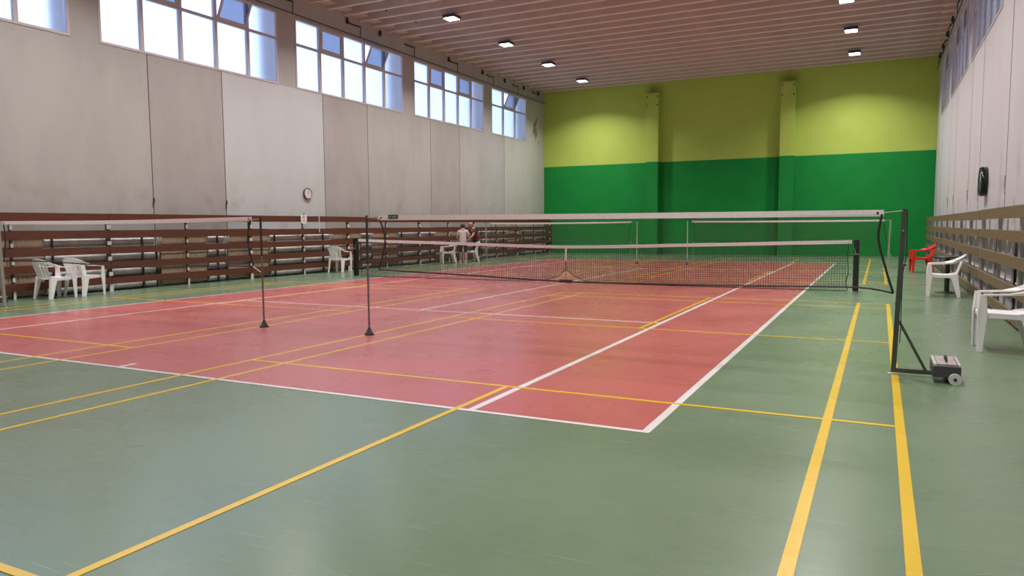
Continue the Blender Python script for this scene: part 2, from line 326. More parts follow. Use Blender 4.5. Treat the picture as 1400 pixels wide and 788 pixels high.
# side walls: backing, cast panels up to the sills, piers, header, windows
def side_wall(s, name, seams, wins, mats):
    def X(a, b): return (min(s * a, s * b), max(s * a, s * b))
    x0, x1 = X(XW + .07, XW + .25); w_ = B((x0, YN - .3, 0), (x1, YF + .3, 5.50)).build(name, 'seam_dark', kind='structure')
    ys = [YN] + seams + [YF]; x0, x1 = X(XW, XW + .075)
    for i in range(len(ys) - 1):
        gp = .035 if s > 0 else .012; B((x0, ys[i] + gp, 0), (x1, ys[i + 1] - gp, 5.50)).build('wall_panel', mats[i % len(mats)], w_)
    jw = .035 if s > 0 else .012; x0, x1 = X(XW + .003, XW + .07)
    for q in seams: B((x0, q - jw, 0), (x1, q + jw, 5.50)).build('panel_joint_shade', 'seam_dark', w_)  # dark joints, widened on the right wall to paint in the gap's shadow
    edges = [YN] + [e for a, b, n in wins for e in (a, b)] + [YF]
    x0, x1 = X(XW, XW + .25); xf0, xf1 = X(XW + .25, XW + .7)
    for i in range(0, len(edges), 2):
        pm = 'concrete_peel' if (s < 0 and i == len(edges) - 2) else mats[0]
        B((x0, edges[i], 5.50), (x1, edges[i + 1], 7.56)).build('wall_pier', pm, w_)
        B((xf0, edges[i], 0), (xf1, edges[i + 1], ZC + .5)).build('outer_fin', mats[0], w_)
    x0, x1 = X(XW, XW + .25); B((x0, YN - .3, 7.56), (x1, YF + .3, ZC + .6)).build('wall_header', mats[0] if s > 0 else 'concrete_warm', w_)
    return w_
def window(n, s, y0, y1, lights, tilts):
    root = empty('window_%d' % n, (s * XW, (y0 + y1) / 2, 5.5)); root['kind'] = 'structure'
    xin = lambda a: s * a               # a>0 : outwards from the inner face
    def bx(a0, a1, ya, yb, za, zb): 
        p, q = sorted((xin(a0), xin(a1))); return ((p, ya - (y0 + y1) / 2, za - 5.5), (q, yb - (y0 + y1) / 2, zb - 5.5))
    Z0, Z1, ZT = 5.5, 7.56, 6.80; f = MB()
    f.box(*bx(-.015, .10, y0, y1, Z0, Z0 + .055)); f.box(*bx(-.015, .10, y0, y1, Z1 - .055, Z1))
    f.box(*bx(-.015, .10, y0, y0 + .055, Z0 + .055, Z1 - .055)); f.box(*bx(-.015, .10, y1 - .055, y1, Z0 + .055, Z1 - .055))
    f.build('window_frame', 'window_frame', root)
    step = (y1 - y0) / lights
    for i in range(1, lights): B(*bx(0, .09, y0 + i * step - .045, y0 + i * step + .045, Z0 + .055, Z1 - .055)).build('mullion', 'window_frame', root)
    for i in range(lights):
        a = y0 + i * step + (.045 if i else .055); b = y0 + (i + 1) * step - (.045 if i < lights - 1 else .055)
        B(*bx(.005, .085, a, b, ZT - .035, ZT + .035)).build('transom', 'window_frame', root)
        B(*bx(.04, .048, a, b, Z0 + .055, ZT - .035)).build('pane', 'frosted', root)
        if i in tilts:                   # bottom-hung hopper sash
            zb = ZT + .04; zt = Z1 - .06; h = zt - zb
            sash = empty('vent_sash', (0, 0, 0)); sash.parent = root
            sash.location = (xin(.02), (a + b) / 2 - (y0 + y1) / 2, zb - 5.5); sash.rotation_euler = (0, -s * tilts[i], 0)
            hw = (b - a) / 2 - .008; m = MB()
            for q in (((-.02, -hw, 0), (.02, hw, .06)), ((-.02, -hw, h - .06), (.02, hw, h)), ((-.02, -hw, .06), (.02, -hw + .06, h - .06)), ((-.02, hw - .06, .06), (.02, hw, h - .06))): m.box(*q)
            m.build('sash_frame', 'window_frame', sash)
            B((-.004, -hw + .06, .06), (.004, hw - .06, h - .06)).build('pane', 'hopper_glass', sash)
        else:
            B(*bx(.04, .048, a, b, ZT + .035, Z1 - .055)).build('pane', 'frosted', root)
LW = [(-18.02, -12.56, 5), (-11.9, -6.44, 5), (-5.78, -.34, 5), (.38, 5.87, 5), (6.56, 11.96, 5), (12.66, 16.26, 3)]
side_wall(-1, 'wall_left', [-16.84, -14.64, -10.72, -8.52, -4.6, -2.4, 1.53, 3.75, 7.65, 9.84, 13.88], LW,
    ['concrete_warm', 'concrete_warm', 'concrete_pink', 'concrete_white', 'concrete_warm', 'concrete_pink', 'concrete_white', 'concrete_pink', 'concrete_warm', 'concrete_pink', 'concrete_warm', 'concrete_peel'])
tl = [{1: .0, 3: .3}, {1: 0., 3: .25}, {1: .0, 3: .42}, {1: .03, 3: .42}, {1: .03, 3: .02}, {1: .42}]
for i, (a, b, n) in enumerate(LW): window(i + 1, -1, a, b, n, tl[i])
RW = [(-18.02, -12.56, 5), (-11.9, -6.44, 5), (-5.78, -.34, 5), (.45, 5.9, 5), (6.6, 11.96, 5), (12.66, 16.26, 3)]
side_wall(1, 'wall_right', [-15.2, -13.1, -9.1, -7.0, -3.0, -.95, 3.1, 5.35, 9.4, 11.5, 15.3], RW, ['concrete_right'])
for i, (a, b, n) in enumerate(RW): window(i + 7, 1, a, b, n, {1: 0., 3: 0.} if n == 5 else {1: 0.})

B((15, -30, 0), (15.4, 30, 15)).build('wall_sky_blocker', 'concrete_warm', kind='structure')     # unseen wall, added to dim the right-hand windows
# ------------------------------------------------------------------ ceiling lamps
def make_lamp():
    r = empty('ceiling_lamp'); tag(r, 'square dark-cased floodlight with a bright white panel under the ceiling ribs', 'lamp', 'ceiling floodlights in two rows')
    B((-.22, -.22, -.10), (.22, .22, -.005)).build('lamp_housing', 'lamp_case', r)
    B((-.19, -.19, -.112), (.19, .19, -.101)).build('lamp_panel', 'lamp_glow', r)
    ld = bpy.data.lights.new('lamp_light', 'AREA'); ld.shape = 'SQUARE'; ld.size = .36; ld.energy = LAMP_W; ld.color = (1.0, .965, .93); ld.spread = math.radians(133)
    lo = bpy.data.objects.new('lamp_light', ld); C.objects.link(lo); lo.parent = r; lo.location = (0, 0, -.12)
    return r
lamp = None
for sx in (-1, 1):
    for k in range(9):
        o = lamp = make_lamp() if lamp is None else copy_tree(lamp)
        yy = min(ribs, key=lambda q: abs(q - (15.55 - 3.83 * k)))
        o.location = (sx * 5.72, yy, ZC - .022); side = 'brown' if sx < 0 else 'weathered'
        o['label'] = 'square white floodlight closest to the green wall, in the row on the %s barrier side' % side if k == 0 else 'square white floodlight under the ceiling ribs, in the row on the %s barrier side' % side
        o['group'] = 'ceiling floodlights on the %s barrier side' % side

# ------------------------------------------------------------------ plank barriers along both sides
PZ = [(.17, .315), (.50, .655), (.84, 1.0), (1.18, 1.35), (1.55, 1.72)]
PZR = [(.05, .20), (.40, .545), (.785, .945), (1.14, 1.285), (1.455, 1.625)]
def barrier(s, xf, ya, yb, y_joint, wood, label, name, PZ):
    r = empty(name, (s * xf, 0, 0)); tag(r, label, 'barrier')
    joints = [ya]; y = y_joint
    while y - 4.1 > ya: y -= 4.1
    while y < yb - .3:
        if y > ya + .3: joints.append(y)
        y += 4.1
    joints.append(yb)
    for i in range(len(joints) - 1):
        a, b = joints[i] + .006, joints[i + 1] - .006; me = None
        for k, (z0, z1) in enumerate(PZ):
            o = random.uniform(-.004, .004); sg = random.uniform(-.006, .006)
            x0, x1 = sorted((s * (0 + o), s * (.032 + o)))
            B((x0, a, z0 + sg), (x1, b, z1 + sg)).build('plank', wood, r)
    posts = []
    for i, j in enumerate(joints):
        posts.append((j, True))
        if i + 1 < len(joints) and joints[i + 1] - j > 3: posts.append(((j + joints[i + 1]) / 2, False))
    for y, wide in posts:
        y = min(max(y, ya + .06), yb - .06); wd = .045 if wide else .022
        if s < 0:
            x0, x1 = sorted((s * .042, s * .085)); u = B((x0, y - wd, 0), (x1, y + wd, 1.66)).build('upright', 'post_dark', r)
            for k, (z0, z1) in enumerate(PZ):       # white where the post is lit; dark upright above is painted plank shadow
                zb = 0 if k == 0 else PZ[k - 1][1] + .03
                p0, p1 = sorted((s * .012, s * .041)); zt = z0 - .012 if k == 0 else lerp(PZ[k - 1][1], z0, .62)
                B((p0, y - wd * .9, zb if k else .0), (p1, y + wd * .9, zt)).build('lit_post_part', 'post_white', u)
        else:
            x0, x1 = sorted((s * .042, s * .10)); B((x0, y - wd, 0), (x1, y + wd, 1.60)).build('upright', 'post_grey', r)
            for q in (-.45, .45):
                if ya + .1 < y + q < yb - .1: B((x0 + .06, y + q - .018, 0), (x1 + .02, y + q + .018, 1.45)).build('upright', 'post_white', r)
    return r
barrier(-1, 8.40, -14.2, 18.3, -6.05, 'mahogany', 'long dark reddish-brown plank barrier in front of the windowed wall with the round white clock', 'plank_barrier', PZ)
barrier(1, 8.45, -14.2, 16.6, -4.9, 'weathered_wood', 'long weathered tan-brown plank barrier in front of the wall with the big black clock', 'plank_barrier', PZR)
B((-8.52, 18.3, 0), (-8.36, 18.385, 1.62)).build('barrier_end_post', 'post_dark', None)
tag(bpy.data.objects['barrier_end_post'], 'dark brown end post where the brown barrier meets the green wall', 'post')

# heating pipes and tan boards behind the brown barrier
def pipe_bank(ya, yb, label):
    r = empty('pipe_bank', (-8.60, (ya + yb) / 2, 0)); tag(r, label, 'radiator', 'thick grey heating pipe banks behind the brown barrier')
    L = (yb - ya) / 2
    for z in (.12, .43, .77, 1.10):
        m = MB(); n = max(2, int(L * 2 / .5)); pts = []; rs = []
        m.tube([(0, -L, z), (0, L, z)], .095, 14)
        p = m.build('pipe', 'pipe', r)
        for q in range(1, n):
            yq = -L + 2 * L * q / n; MB().tube([(0, yq - .02, z), (0, yq + .02, z)], .099, 14).build('pipe_collar', 'galv', p)
    for q in (-L + .12, L - .35) if L > .5 else (0,):
        B((.10, q - .02, 0), (.13, q + .02, 1.2)).build('bracket', 'bracket_black', r)
    return r
def tan_board(ya, yb, label, mat_='tan_board', s=-1, grp='tan ribbed boards behind the brown barrier'):
    r = empty('wall_board', (s * (8.58 if s < 0 else 8.70), (ya + yb) / 2, 0)); tag(r, label, 'board', grp); L = (yb - ya) / 2
    for z0, z1, dx in ((.06, .47, 0), (.50, .80, 0), (.83, 1.36, 0)):
        m = MB(); n = max(4, int(L * 2 / .09))
        x0, x1 = sorted((0, -s * .012)); m.box((x0, -L + .1, z0), (x1, L, z1))
        for k in range(n):
            q = -L + .1 + (2 * L - .1) * (k + .5) / n; a, b = sorted((-s * .012, -s * .018)); m.box((a, q - .03, z0), (b, q + .03, z1))
        m.build('board_panel', mat_, r)
    for z in (.485, .815):
        a, b = sorted((0, -s * .035)); B((a, -L + .1, z - .016), (b, L, z + .016)).build('board_rail', 'post_white', r)
    MB().ribbon([(-s * .03, -L + .02, 1.3), (-s * .06, -L - .0, .9), (-s * .03, -L + .02, .45)], [.03] * 3, .015, [(0, 1, 0)] * 3).build('board_strut', 'post_white', r)
    MB().ribbon([(-s * .045, -L + .14, 1.34), (-s * .045, -L + .02, .82)], [.025] * 2, .012, [(0, 1, 0)] * 2).build('board_strut', 'post_white', r)
    return r
segs = [('t', -9.9, -7.42), ('p', -7.4, -4.85), ('t', -4.75, -3.32), ('p', -3.28, -2.78), ('t', -2.72, -1.2), ('p', -1.14, 1.35), ('t', 1.42, 2.9), ('p', 2.94, 3.42), ('t', 3.48, 4.98), ('p', 5.05, 7.36), ('t', 7.42, 8.5), ('t', 8.6, 10.8), ('p', 10.93, 13.48), ('t', 13.6, 14.9), ('p', 15.1, 17.9)]
PIPE = {-7.4: 'long stack of grey heating pipes behind the planks by the two touching armchairs', -3.28: 'short stack of grey heating pipes under the seam clip near the round white clock',
        -1.14: 'long stack of grey heating pipes under the round white clock and notice sheet', 2.94: 'short stack of grey heating pipes behind the black tennis post and brown planks',
        5.05: 'long stack of grey heating pipes behind the planks beside the pale t-shirt person', 10.93: 'long stack of grey heating pipes behind the brown planks, beyond the two people', 15.1: 'long stack of grey heating pipes ending at the green wall'}
for k, a, b in segs:
    if k == 'p': pipe_bank(a, b, PIPE[a])
    else: tan_board(a, b, 'tan ribbed board with white rails behind the brown plank barrier')
y = -9.3
while y < 15.5:
    tan_board(y, y + 1.75, 'light grey ribbed board with white rails behind the weathered barrier', 'board_light', 1, 'light grey boards behind the weathered barrier'); y += 2.05

# ------------------------------------------------------------------ window opener rods
def opener(s, label):
    r = empty('window_opener', (s * 8.70, 0, 7.62)); tag(r, label, 'window opener')
    MB().tube([(0, -14, 0), (0, 18.3, 0)], .016, 6).build('rod', 'bracket_black', r)
    for y in (-11.9, -8.7, -5.9, -2.8, .22, 3.36, 6.5, 9.6, 12.7, 15.2, 17.4):
        MB().tube([(0, y, 0), (0, y + .02, .34)], .014, 6).build('crank_rod', 'bracket_black', r)
        MB().tube([(-s * .0, y + .02, .34), (s * .02, y - .42, .33), (s * .08, y - .5, .38)], .026, 6).build('crank_arm', 'bracket_black', r)
    for y in (2.75, 4.5, 9.0, 11.8, 13.9, 15.9, 17.6):
        q = MB().lathe([(.02, -.1), (.05, -.06), (.05, .02), (.03, .1)], 8, (s * .04, y, .40)).build('pulley', 'bracket_black', r)
    return r
opener(-1, 'thin black window opener rod with cranks above the windows over the brown barrier')
opener(1, 'thin black window opener rod with cranks above the windows over the weathered barrier')

# ------------------------------------------------------------------ wall clocks, notice, seam brackets
cl = empty('wall_clock', (-8.8, .70, 2.41)); tag(cl, 'small round clock with a white dial and dark rim on the pale concrete wall', 'clock')
RY = Matrix.Rotation(PI / 2, 4, 'Y')
MB().lathe([(.175, 0), (.175, .05), (.16, .065), (.145, .05)], 28, (0, 0, 0), RY).build('clock_rim', 'clock_rim', cl)
dial = MB().lathe([(.145, .045), (.145, .052)], 28, (0, 0, 0), RY).build('dial', 'clock_face', cl)
for k in range(12):
    a = k * PI / 6; B((.052, -.005, .115), (.0535, .005, .135)).build('hour_mark', 'ink', dial).rotation_euler = (a, 0, 0)
for ang, ln, wd in ((-.55, .075, .007), (-.42, .115, .005)):
    h = B((.054, -wd, -.015), (.0565, wd, ln)).build('hand', 'ink', cl); h.rotation_euler = (ang, 0, 0)
cl = empty('wall_clock', (8.8, 1.68, 2.26)); tag(cl, 'large round black clock standing proud of the pale panelled wall', 'clock')
RY2 = Matrix.Rotation(-PI / 2, 4, 'Y')
MB().lathe([(.30, 0), (.31, .09), (.29, .13), (.26, .11)], 32, (0, 0, 0), RY2).build('clock_case', 'clock_black', cl)
MB().lathe([(.26, .10), (.26, .112)], 32, (0, 0, 0), RY2).build('dial', 'clock_glass', cl)
for ang, ln in ((.9, .13), (-.5, .2)):
    B((-.118, -.006, -.02), (-.114, .006, ln)).build('hand', 'clock_face', cl).rotation_euler = (ang, 0, 0)
for s, ys in ((-1, (-4.6, -2.4)), (1, (-.95, 3.1, 5.35, 9.4, 11.5))):
    for i, y in enumerate(ys):
        r = empty('wall_bracket', (s * 8.8, y, 1.95)); tag(r, 'small metal clip at a panel seam foot on the %s wall' % ('white-clock' if s < 0 else 'black-clock'), 'bracket', 'seam clips on the %s wall' % ('white-clock' if s < 0 else 'black-clock'))
        if s < 0: r['label'] = 'small dark metal clip at a seam foot %s' % ('above the two touching armchairs\' pipe stack' if i == 0 else 'beside the panel with the round clock')
        a, b = sorted((0, -s * .02)); g = 1 if s > 0 else .5
        B((a, -.04 * g, .06), (b, .05 * g, .06 + .22 * g)).build('clip_plate', 'post_grey' if s > 0 else 'post_dark', r); B((a, -.06 * g, -.06), (b, -.03 * g, .058)).build('clip_tongue', 'galv' if s > 0 else 'post_dark', r)
ny = .05
nt_ = empty('notice_sheet', (-8.362, ny, 1.63)); tag(nt_, 'white shield-shaped notice sheet with grey print hung on the top brown plank', 'notice')
prof = [(-.125, .13), (.125, .13), (.125, -.06), (.09, -.12), (0, -.145), (-.09, -.12), (-.125, -.06)]
m = MB(); k = len(prof); m.add([(0, p, q) for p, q in prof] + [(.006, p, q) for p, q in prof], [tuple(reversed(range(k))), tuple(range(k, 2 * k))] + [(i, (i + 1) % k, k + (i + 1) % k, k + i) for i in range(k)]); m.build('sheet', 'paper', nt_)
m = MB()
for a in (-.06, -.035, -.01, .018, .042): m.box((.006, a - .011, .045), (.0075, a + .010, .07))
m.build('heading_print', 'ink', nt_)
m = MB()
for zz, l in ((-.01, .075), (-.035, .07), (-.06, .05), (-.08, .035)): m.box((.006, -l, zz - .005), (.0075, l, zz + .005))
m.build('body_print', 'ink_grey', nt_)
MB().tube([(.01, 0, .12), (.012, 0, .17)], .012, 6).build('clip', 'bracket_black', nt_)
tg = B((-8.385, .72, 1.23), (-8.365, .745, 1.74)).build('hanging_strap', 'rope'); tag(tg, 'pale strap hanging over the two upper brown planks beside the notice sheet', 'strap')

# ------------------------------------------------------------------ plastic armchairs
def make_chair(m):
    r = empty('plastic_armchair')
    # seat: dished plate with a skirt
    sb = MB(); nx, ny_ = 7, 7; top = []
    for j in range(ny_):
        for i in range(nx):
            u = -1 + 2 * i / (nx - 1); v = j / (ny_ - 1); yy = lerp(-.21, .25, v); xx = u * lerp(.20, .235, v)
            top.append((xx, yy, .405 + .025 * u * u * (1 - .4 * v) + .02 * (v - .35) ** 2 + .004 * v))
    vs = top + [(x, y, z - .016) for x, y, z in top]; n = nx * ny_; fs = []
    for j in range(ny_ - 1):
        for i in range(nx - 1):
            a = j * nx + i; fs.append((a, a + 1, a + nx + 1, a + nx)); fs.append((n + a, n + a + nx, n + a + nx + 1, n + a + 1))
    rim = [i for i in range(nx)] + [j * nx + nx - 1 for j in range(1, ny_)] + [(ny_ - 1) * nx + i for i in range(nx - 2, -1, -1)] + [j * nx for j in range(ny_ - 2, 0, -1)]
    for a, b in zip(rim, rim[1:] + rim[:1]): fs.append((a, b, n + b, n + a))
    sb.add(vs, fs, True)
    for s in (-1, 1): sb.ribbon([(s * .222, -.22, .40), (s * .228, 0, .405), (s * .242, .25, .415)], [.06, .055, .06], .014, [(0, 0, 1)] * 3)
    sb.ribbon([(-.235, .255, .41), (0, .262, .412), (.235, .255, .41)], [.05, .04, .05], .014, [(0, 0, 1)] * 3)
    sb.build('seat', m, r)
    # backrest: slats between a lower bar and the top rail
    bk = MB().ribbon([(-.205, -.205, .45), (0, -.235, .445), (.205, -.205, .45)], [.05] * 3, .014, [(0, 0, 1)] * 3).build('backrest', m, r)
    bk2 = MB()
    rail = [(-.255, -.20, .705), (-.235, -.26, .735), (-.17, -.305, .765), (-.09, -.33, .785), (0, -.338, .79), (.09, -.33, .785), (.17, -.305, .765), (.235, -.26, .735), (.255, -.20, .705)]
    bk2.ribbon(rail, [.055, .06, .075, .085, .09, .085, .075, .06, .055], .016, [(0, -.35, 1)] * 9).build('top_rail', m, bk)
    for k in range(5):
        x = (-2 + k) * .077
        MB().ribbon([(x, -.225 + abs(x) * .12, .43), (x * 1.04, -.262 + abs(x) * .14, .55), (x * 1.08, -.30 + abs(x) * .16, .66), (x * 1.1, -.33 + abs(x) * .16, .755)], [.062, .064, .066, .066], .012, [(1, 0, 0)] * 4).build('slat', m, bk)
    for s in (-1, 1):
        MB().ribbon([(s * .255, -.20, .705), (s * .262, -.12, .672), (s * .26, .0, .652), (s * .252, .14, .645), (s * .247, .235, .64)], [.055, .055, .055, .055, .06], .02, [(s * .3, 0, 1), (s * .8, 0, .6), (1 * s, 0, 0), (1 * s, 0, 0), (1 * s, 0, 0)]).build('armrest', m, r)
        fl = MB()      # front leg: angle section from arm to floor
        fl.ribbon([(s * .262, .235, .645), (s * .258, .235, .43), (s * .26, .242, .22), (s * .262, .25, 0)], [.05, .085, .06, .042], .013, [(0, 1, 0)] * 4)
        fl.ribbon([(s * .245, .262, .645), (s * .238, .278, .43), (s * .24, .274, .22), (s * .245, .272, 0)], [.05, .075, .055, .040], .013, [(1, 0, 0)] * 4)
        fl.build('leg', m, r)
        rl = MB()
        rl.ribbon([(s * .235, -.16, .45), (s * .24, -.185, .30), (s * .248, -.225, .12), (s * .252, -.25, 0)], [.13, .095, .07, .055], .013, [(0, 1, 0)] * 4)
        rl.ribbon([(s * .205, -.215, .45), (s * .215, -.235, .30), (s * .225, -.26, .12), (s * .23, -.277, 0)], [.07, .06, .055, .045], .013, [(1, 0, 0)] * 4)
        rl.build('leg', m, r)
    return r
ch0 = make_chair('chair_white'); first = [True]
def chair(x, y, fx, fy, label, red=False, group='white plastic armchairs'):
    if first[0]: o = ch0; first[0] = False
    else: o = copy_tree(ch0)
    o.location = (x, y, .004); o.scale = (1, 1, .965); o.rotation_euler = (0, 0, math.atan2(-fx, fy))
    tag(o, label, 'chair', None if red else group)
    if red:
        def rec(q):
            for c in q.children: setmat(c, 'chair_red'); rec(c)
        rec(o)
chair(-7.99, -7.57, -.05, 1, 'white plastic armchair by the brown planks, its front touching another armchair\'s back')
chair(-7.96, -6.98, -.22, .97, 'white plastic armchair by the brown planks, its back against another armchair')
chair(-8.06, 1.25, -.18, .98, 'lone white plastic armchair by the brown planks behind the black tennis net post')
chair(7.95, -.40, -1, .03, 'white plastic armchair in front of the round black table')
chair(8.09, -7.07, -1, 0, 'white plastic armchair by the weathered planks, across from the wheeled weight box')
chair(7.93, 7.35, -.98, -.12, 'bright red plastic armchair by the weathered planks', True)
chair(-7.80, 7.22, -.75, -.66, 'white plastic armchair beside the person in the pale t-shirt, partly behind the tennis net')
chair(-7.42, 8.28, -.72, -.70, 'white plastic armchair between the person in the pale t-shirt and the person in maroon')

# ------------------------------------------------------------------ round table
t = empty('round_table', (8.07, .42, 0)); tag(t, 'small round black pedestal table by the weathered planks', 'table')
MB().lathe([(.30, .70), (.31, .71), (.31, .725), (.30, .735)], 28).build('table_top', 'black_table', t)
MB().lathe([(.045, .03), (.045, .70)], 14).build('column', 'black_table', t)
MB().lathe([(.21, 0), (.21, .012), (.06, .035), (.045, .04)], 24).build('base', 'black_table', t)

# ------------------------------------------------------------------ tennis net
def tennis_net():
    r = empty('tennis_net', (0, 0, 0)); tag(r, 'low tennis net with a white top band and centre strap across the red court', 'net')
    top = [(-6.33, 1.045), (-3, .968), (0, .905), (3, .968), (6.33, 1.055)]
    zt = lambda x: smooth_interp(top, x)
    bot = [(-6.33, .01), (-1.1, .012), (-.55, .05), (-.22, .14), (-.03, .30), (.0, .32), (.03, .30), (.22, .16), (.5, .05), (1.0, .012), (6.33, .01)]
    zb = lambda x: interp(bot, x)
    m = MB(); x = -6.26; sp = .052; xs = []
    while x <= 6.26: xs.append(x); x += sp
    wob = lambda x, v: .012 * math.sin(3.1 * x + 4 * v) * v
    for x in xs:
        a, b = zt(x) - .02, zb(x); m.tube([(x, wob(x, v), lerp(a, b, v)) for v in (0, .33, .66, 1)], .0056, 4, False)
    rows = 19
    for j in range(rows):
        v = (j + .5) / rows; pts = [(x, wob(x, v), lerp(zt(x) - .02, zb(x), v)) for x in [-6.26 + 12.52 * i / 90 for i in range(91)]]
        m.tube(pts, .0030, 4, False)
    o = m.build('netting', 'tennis_thread', r); o['kind'] = 'stuff'
    X = [-6.33 + 12.66 * i / 60 for i in range(61)]
    MB().ribbon([(x, 0, zt(x) - .03) for x in X], [.075] * 61, .014, [(0, 0, 1)] * 61).build('top_band', 'tape_white', r)
    X = [-6.26 + 12.52 * i / 240 for i in range(241)]
    MB().tube([(x, wob(x, 1), max(.008, zb(x))) for x in X], .008, 5).build('bottom_cord', 'net_cord', r)
    for s in (-1, 1):
        MB().tube([(s * 6.27, 0, zt(6.26) - .03), (s * 6.255, .01, .7), (s * 6.28, 0, .4), (s * 6.24, .01, .2), (s * 6.27, 0, .02)], .009, 6).build('side_cord', 'net_cord', r)
    st = MB().ribbon([(0, -.012, .90), (0, -.012, .55), (0, -.012, .53)], [.05, .05, .03], .006, [(1, 0, 0)] * 3).build('centre_strap', 'tape_white', r)
    MB().tube([(0, -.012, .54), (0, -.012, .05)], .006, 6).build('strap_cord', 'net_cord', st)
    B((-.16, -.05, .003), (.16, .02, .075)).build('strap_anchor', 'rubber', r)
    return r
tennis_net()
for s in (-1, 1):
    r = empty('tennis_post', (s * 6.42, 0, 0))
    tag(r, 'black square tennis net post %s' % ('on the green strip in front of the brown barrier' if s < 0 else 'beside the thick yellow lines'), 'post')
    B((-.055, -.055, .012), (.055, .055, 1.07)).build('upright', 'post_black', r)
    MB().lathe([(.11, 0), (.11, .008), (.07, .014)], 16).build('floor_plate', 'steel', r)
    MB().tube([(-s * .058, -.03, .98), (-s * .02, -.075, .80), (s * .02, -.075, .775), (s * .058, -.03, .775)], .007, 6).build('cable', 'steel', r)
    B((-.057, -.068, .765), (.057, -.056, .785)).build('ratchet_band', 'steel', r)

# ------------------------------------------------------------------ badminton nets
def badminton_net(y, left, right, top, bot, label):
    """left/right: (z, x) side-cord curves; top/bot: (x, z) curves"""
    x0, x1 = top[0][0], top[-1][0]
    r = empty('badminton_net', (0, y, 0)); tag(r, label, 'net')
    zt = lambda x: smooth_interp(top, x); zb = lambda x: smooth_interp(bot, x)
    Lc = sorted(left); Rc = sorted(right)
    def P(u, v):
        xa = lerp(x0, x1, u); z = lerp(zt(xa) - .03, zb(lerp(bot[0][0], bot[-1][0], u)), v)
        zl = lerp(Lc[-1][0], Lc[0][0], v); zr = lerp(Rc[-1][0], Rc[0][0], v)
        return (lerp(smooth_interp(Lc, zl), smooth_interp(Rc, zr), u), .006 * math.sin(5 * u + 3 * v), z)
    m = MB(); n = int((x1 - x0) / .021)
    for i in range(n + 1): m.tube([P(i / n, v) for v in (0, .25, .5, .75, 1)], .0009, 3, False)
    for j in range(35): m.tube([P(i / 40, (j + .5) / 35) for i in range(41)], .0009, 3, False)
    m.build('netting', 'net_thread', r)['kind'] = 'stuff'
    X = [lerp(x0, x1, i / 40) for i in range(41)]
    tp = MB().ribbon([(x, 0, zt(x) - .02) for x in X], [.06] * 41, .012, [(0, 0, 1)] * 41).build('top_tape', 'tape_white', r)
    for x in (x0 + .05, x1 - .05): MB().lathe([(.012, 0), (.012, .009)], 10, (x, 0, zt(x) - .02), Matrix.Rotation(PI / 2, 4, 'X')).build('eyelet', 'rubber', tp)
    MB().tube([P(i / 60, 1) for i in range(61)], .0085, 6).build('bottom_cord', 'net_cord', r)
    for u in (0, 1): MB().tube([P(u, i / 14) for i in range(15)], .011, 6).build('side_cord', 'net_cord', r)
    return r
def rope(pts, label, r=.0035):
    o = MB().tube(pts, r, 5).build('tie_rope', 'rope'); tag(o, label, 'rope'); return o
YNB, YFB = -9.03, 9.0
nr = badminton_net(YNB, [(1.50, 1.17), (1.26, 1.246), (1.05, 1.21), (.848, 1.144)], [(1.48, 6.845), (1.267, 6.823), (.997, 6.887), (.755, 6.961)],
    [(1.15, 1.528), (4.0, 1.515), (6.86, 1.512)], [(1.144, .848), (2.23, .818), (3.69, .772), (4.75, .775), (5.54, .782), (6.6, .80), (6.8, .788), (6.961, .755)],
    'high badminton net with a green badge on its tape, tied to a wheeled post')
nl = badminton_net(YNB, [(1.50, -6.96), (1.18, -6.957), (.822, -7.03)], [(1.51, -1.04), (1.224, -1.114), (.854, -1.034)],
    [(-6.98, 1.525), (-3.9, 1.513), (-1.03, 1.535)], [(-7.03, .822), (-5.9, .845), (-5.1, .826), (-3.3, .80), (-1.73, .838), (-1.034, .854)],
    'high badminton net in front of the two touching armchairs and the brown barrier')
badminton_net(YFB, [(1.49, 1.03), (1.15, 1.10), (.838, 1.06)], [(1.48, 6.93), (1.15, 6.97), (.84, 7.03)], [(1.0, 1.522), (4.0, 1.505), (6.95, 1.51)], [(1.06, .838), (4, .82), (7.03, .84)],
    'farther badminton net hung before the green wall at the weathered-barrier side')
badminton_net(YFB, [(1.49, -6.93), (1.15, -6.9), (.84, -7.0)], [(1.49, -1.16), (1.13, -1.25), (.842, -1.2)], [(-6.95, 1.51), (-4, 1.50), (-1.15, 1.522)], [(-7.0, .84), (-4, .82), (-1.2, .842)],
    'farther badminton net hung before the green wall and the brown barrier, beside the two people')
bd = B((1.31, -.0085, 1.492), (1.46, -.0065, 1.545)).build('badge', 'badge_green', nr)
m = MB()
for k, x in enumerate((1.325, 1.345, 1.375, 1.393, 1.411, 1.431)):
    m.box((x, -.0095, 1.507), (x + .004, -.0086, 1.531)); m.box((x + .0045, -.0095, 1.526 if k % 2 else 1.507), (x + .011, -.0086, 1.531 if k % 2 else 1.512))
m.build('badge_print', 'badge_letters', bd)

def mid_pole(x, y, grey, label):
    r = empty('net_pole', (x, y, 0)); tag(r, label, 'pole')
    MB().tube([(0, 0, .09), (0, 0, 1.53)], .0125, 10).build('pole', 'pole_steel' if not grey else 'post_white', r)
    if not grey:
        MB().tube([(0, 0, .92 if x > 0 else 1.0), (0, 0, 1.54)], .0155, 10).build('tape_sleeve', 'rubber', r)
    MB().lathe([(.062, 0), (.062, .018), (.045, .03), (.02, .085), (.014, .10)], 18).build('base_cone', 'rubber', r)
mid_pole(-.86, YNB, False, 'slim dark net pole with a cone foot at the net before the two touching armchairs')
mid_pole(.97, YNB, False, 'slim dark net pole with a cone foot beside the net tape with the green badge')
mid_pole(-.96, YFB, True, 'slim pale net pole before the green wall on the side of the brown barrier')
mid_pole(.85, YFB, True, 'slim pale net pole before the green wall on the side of the weathered barrier')

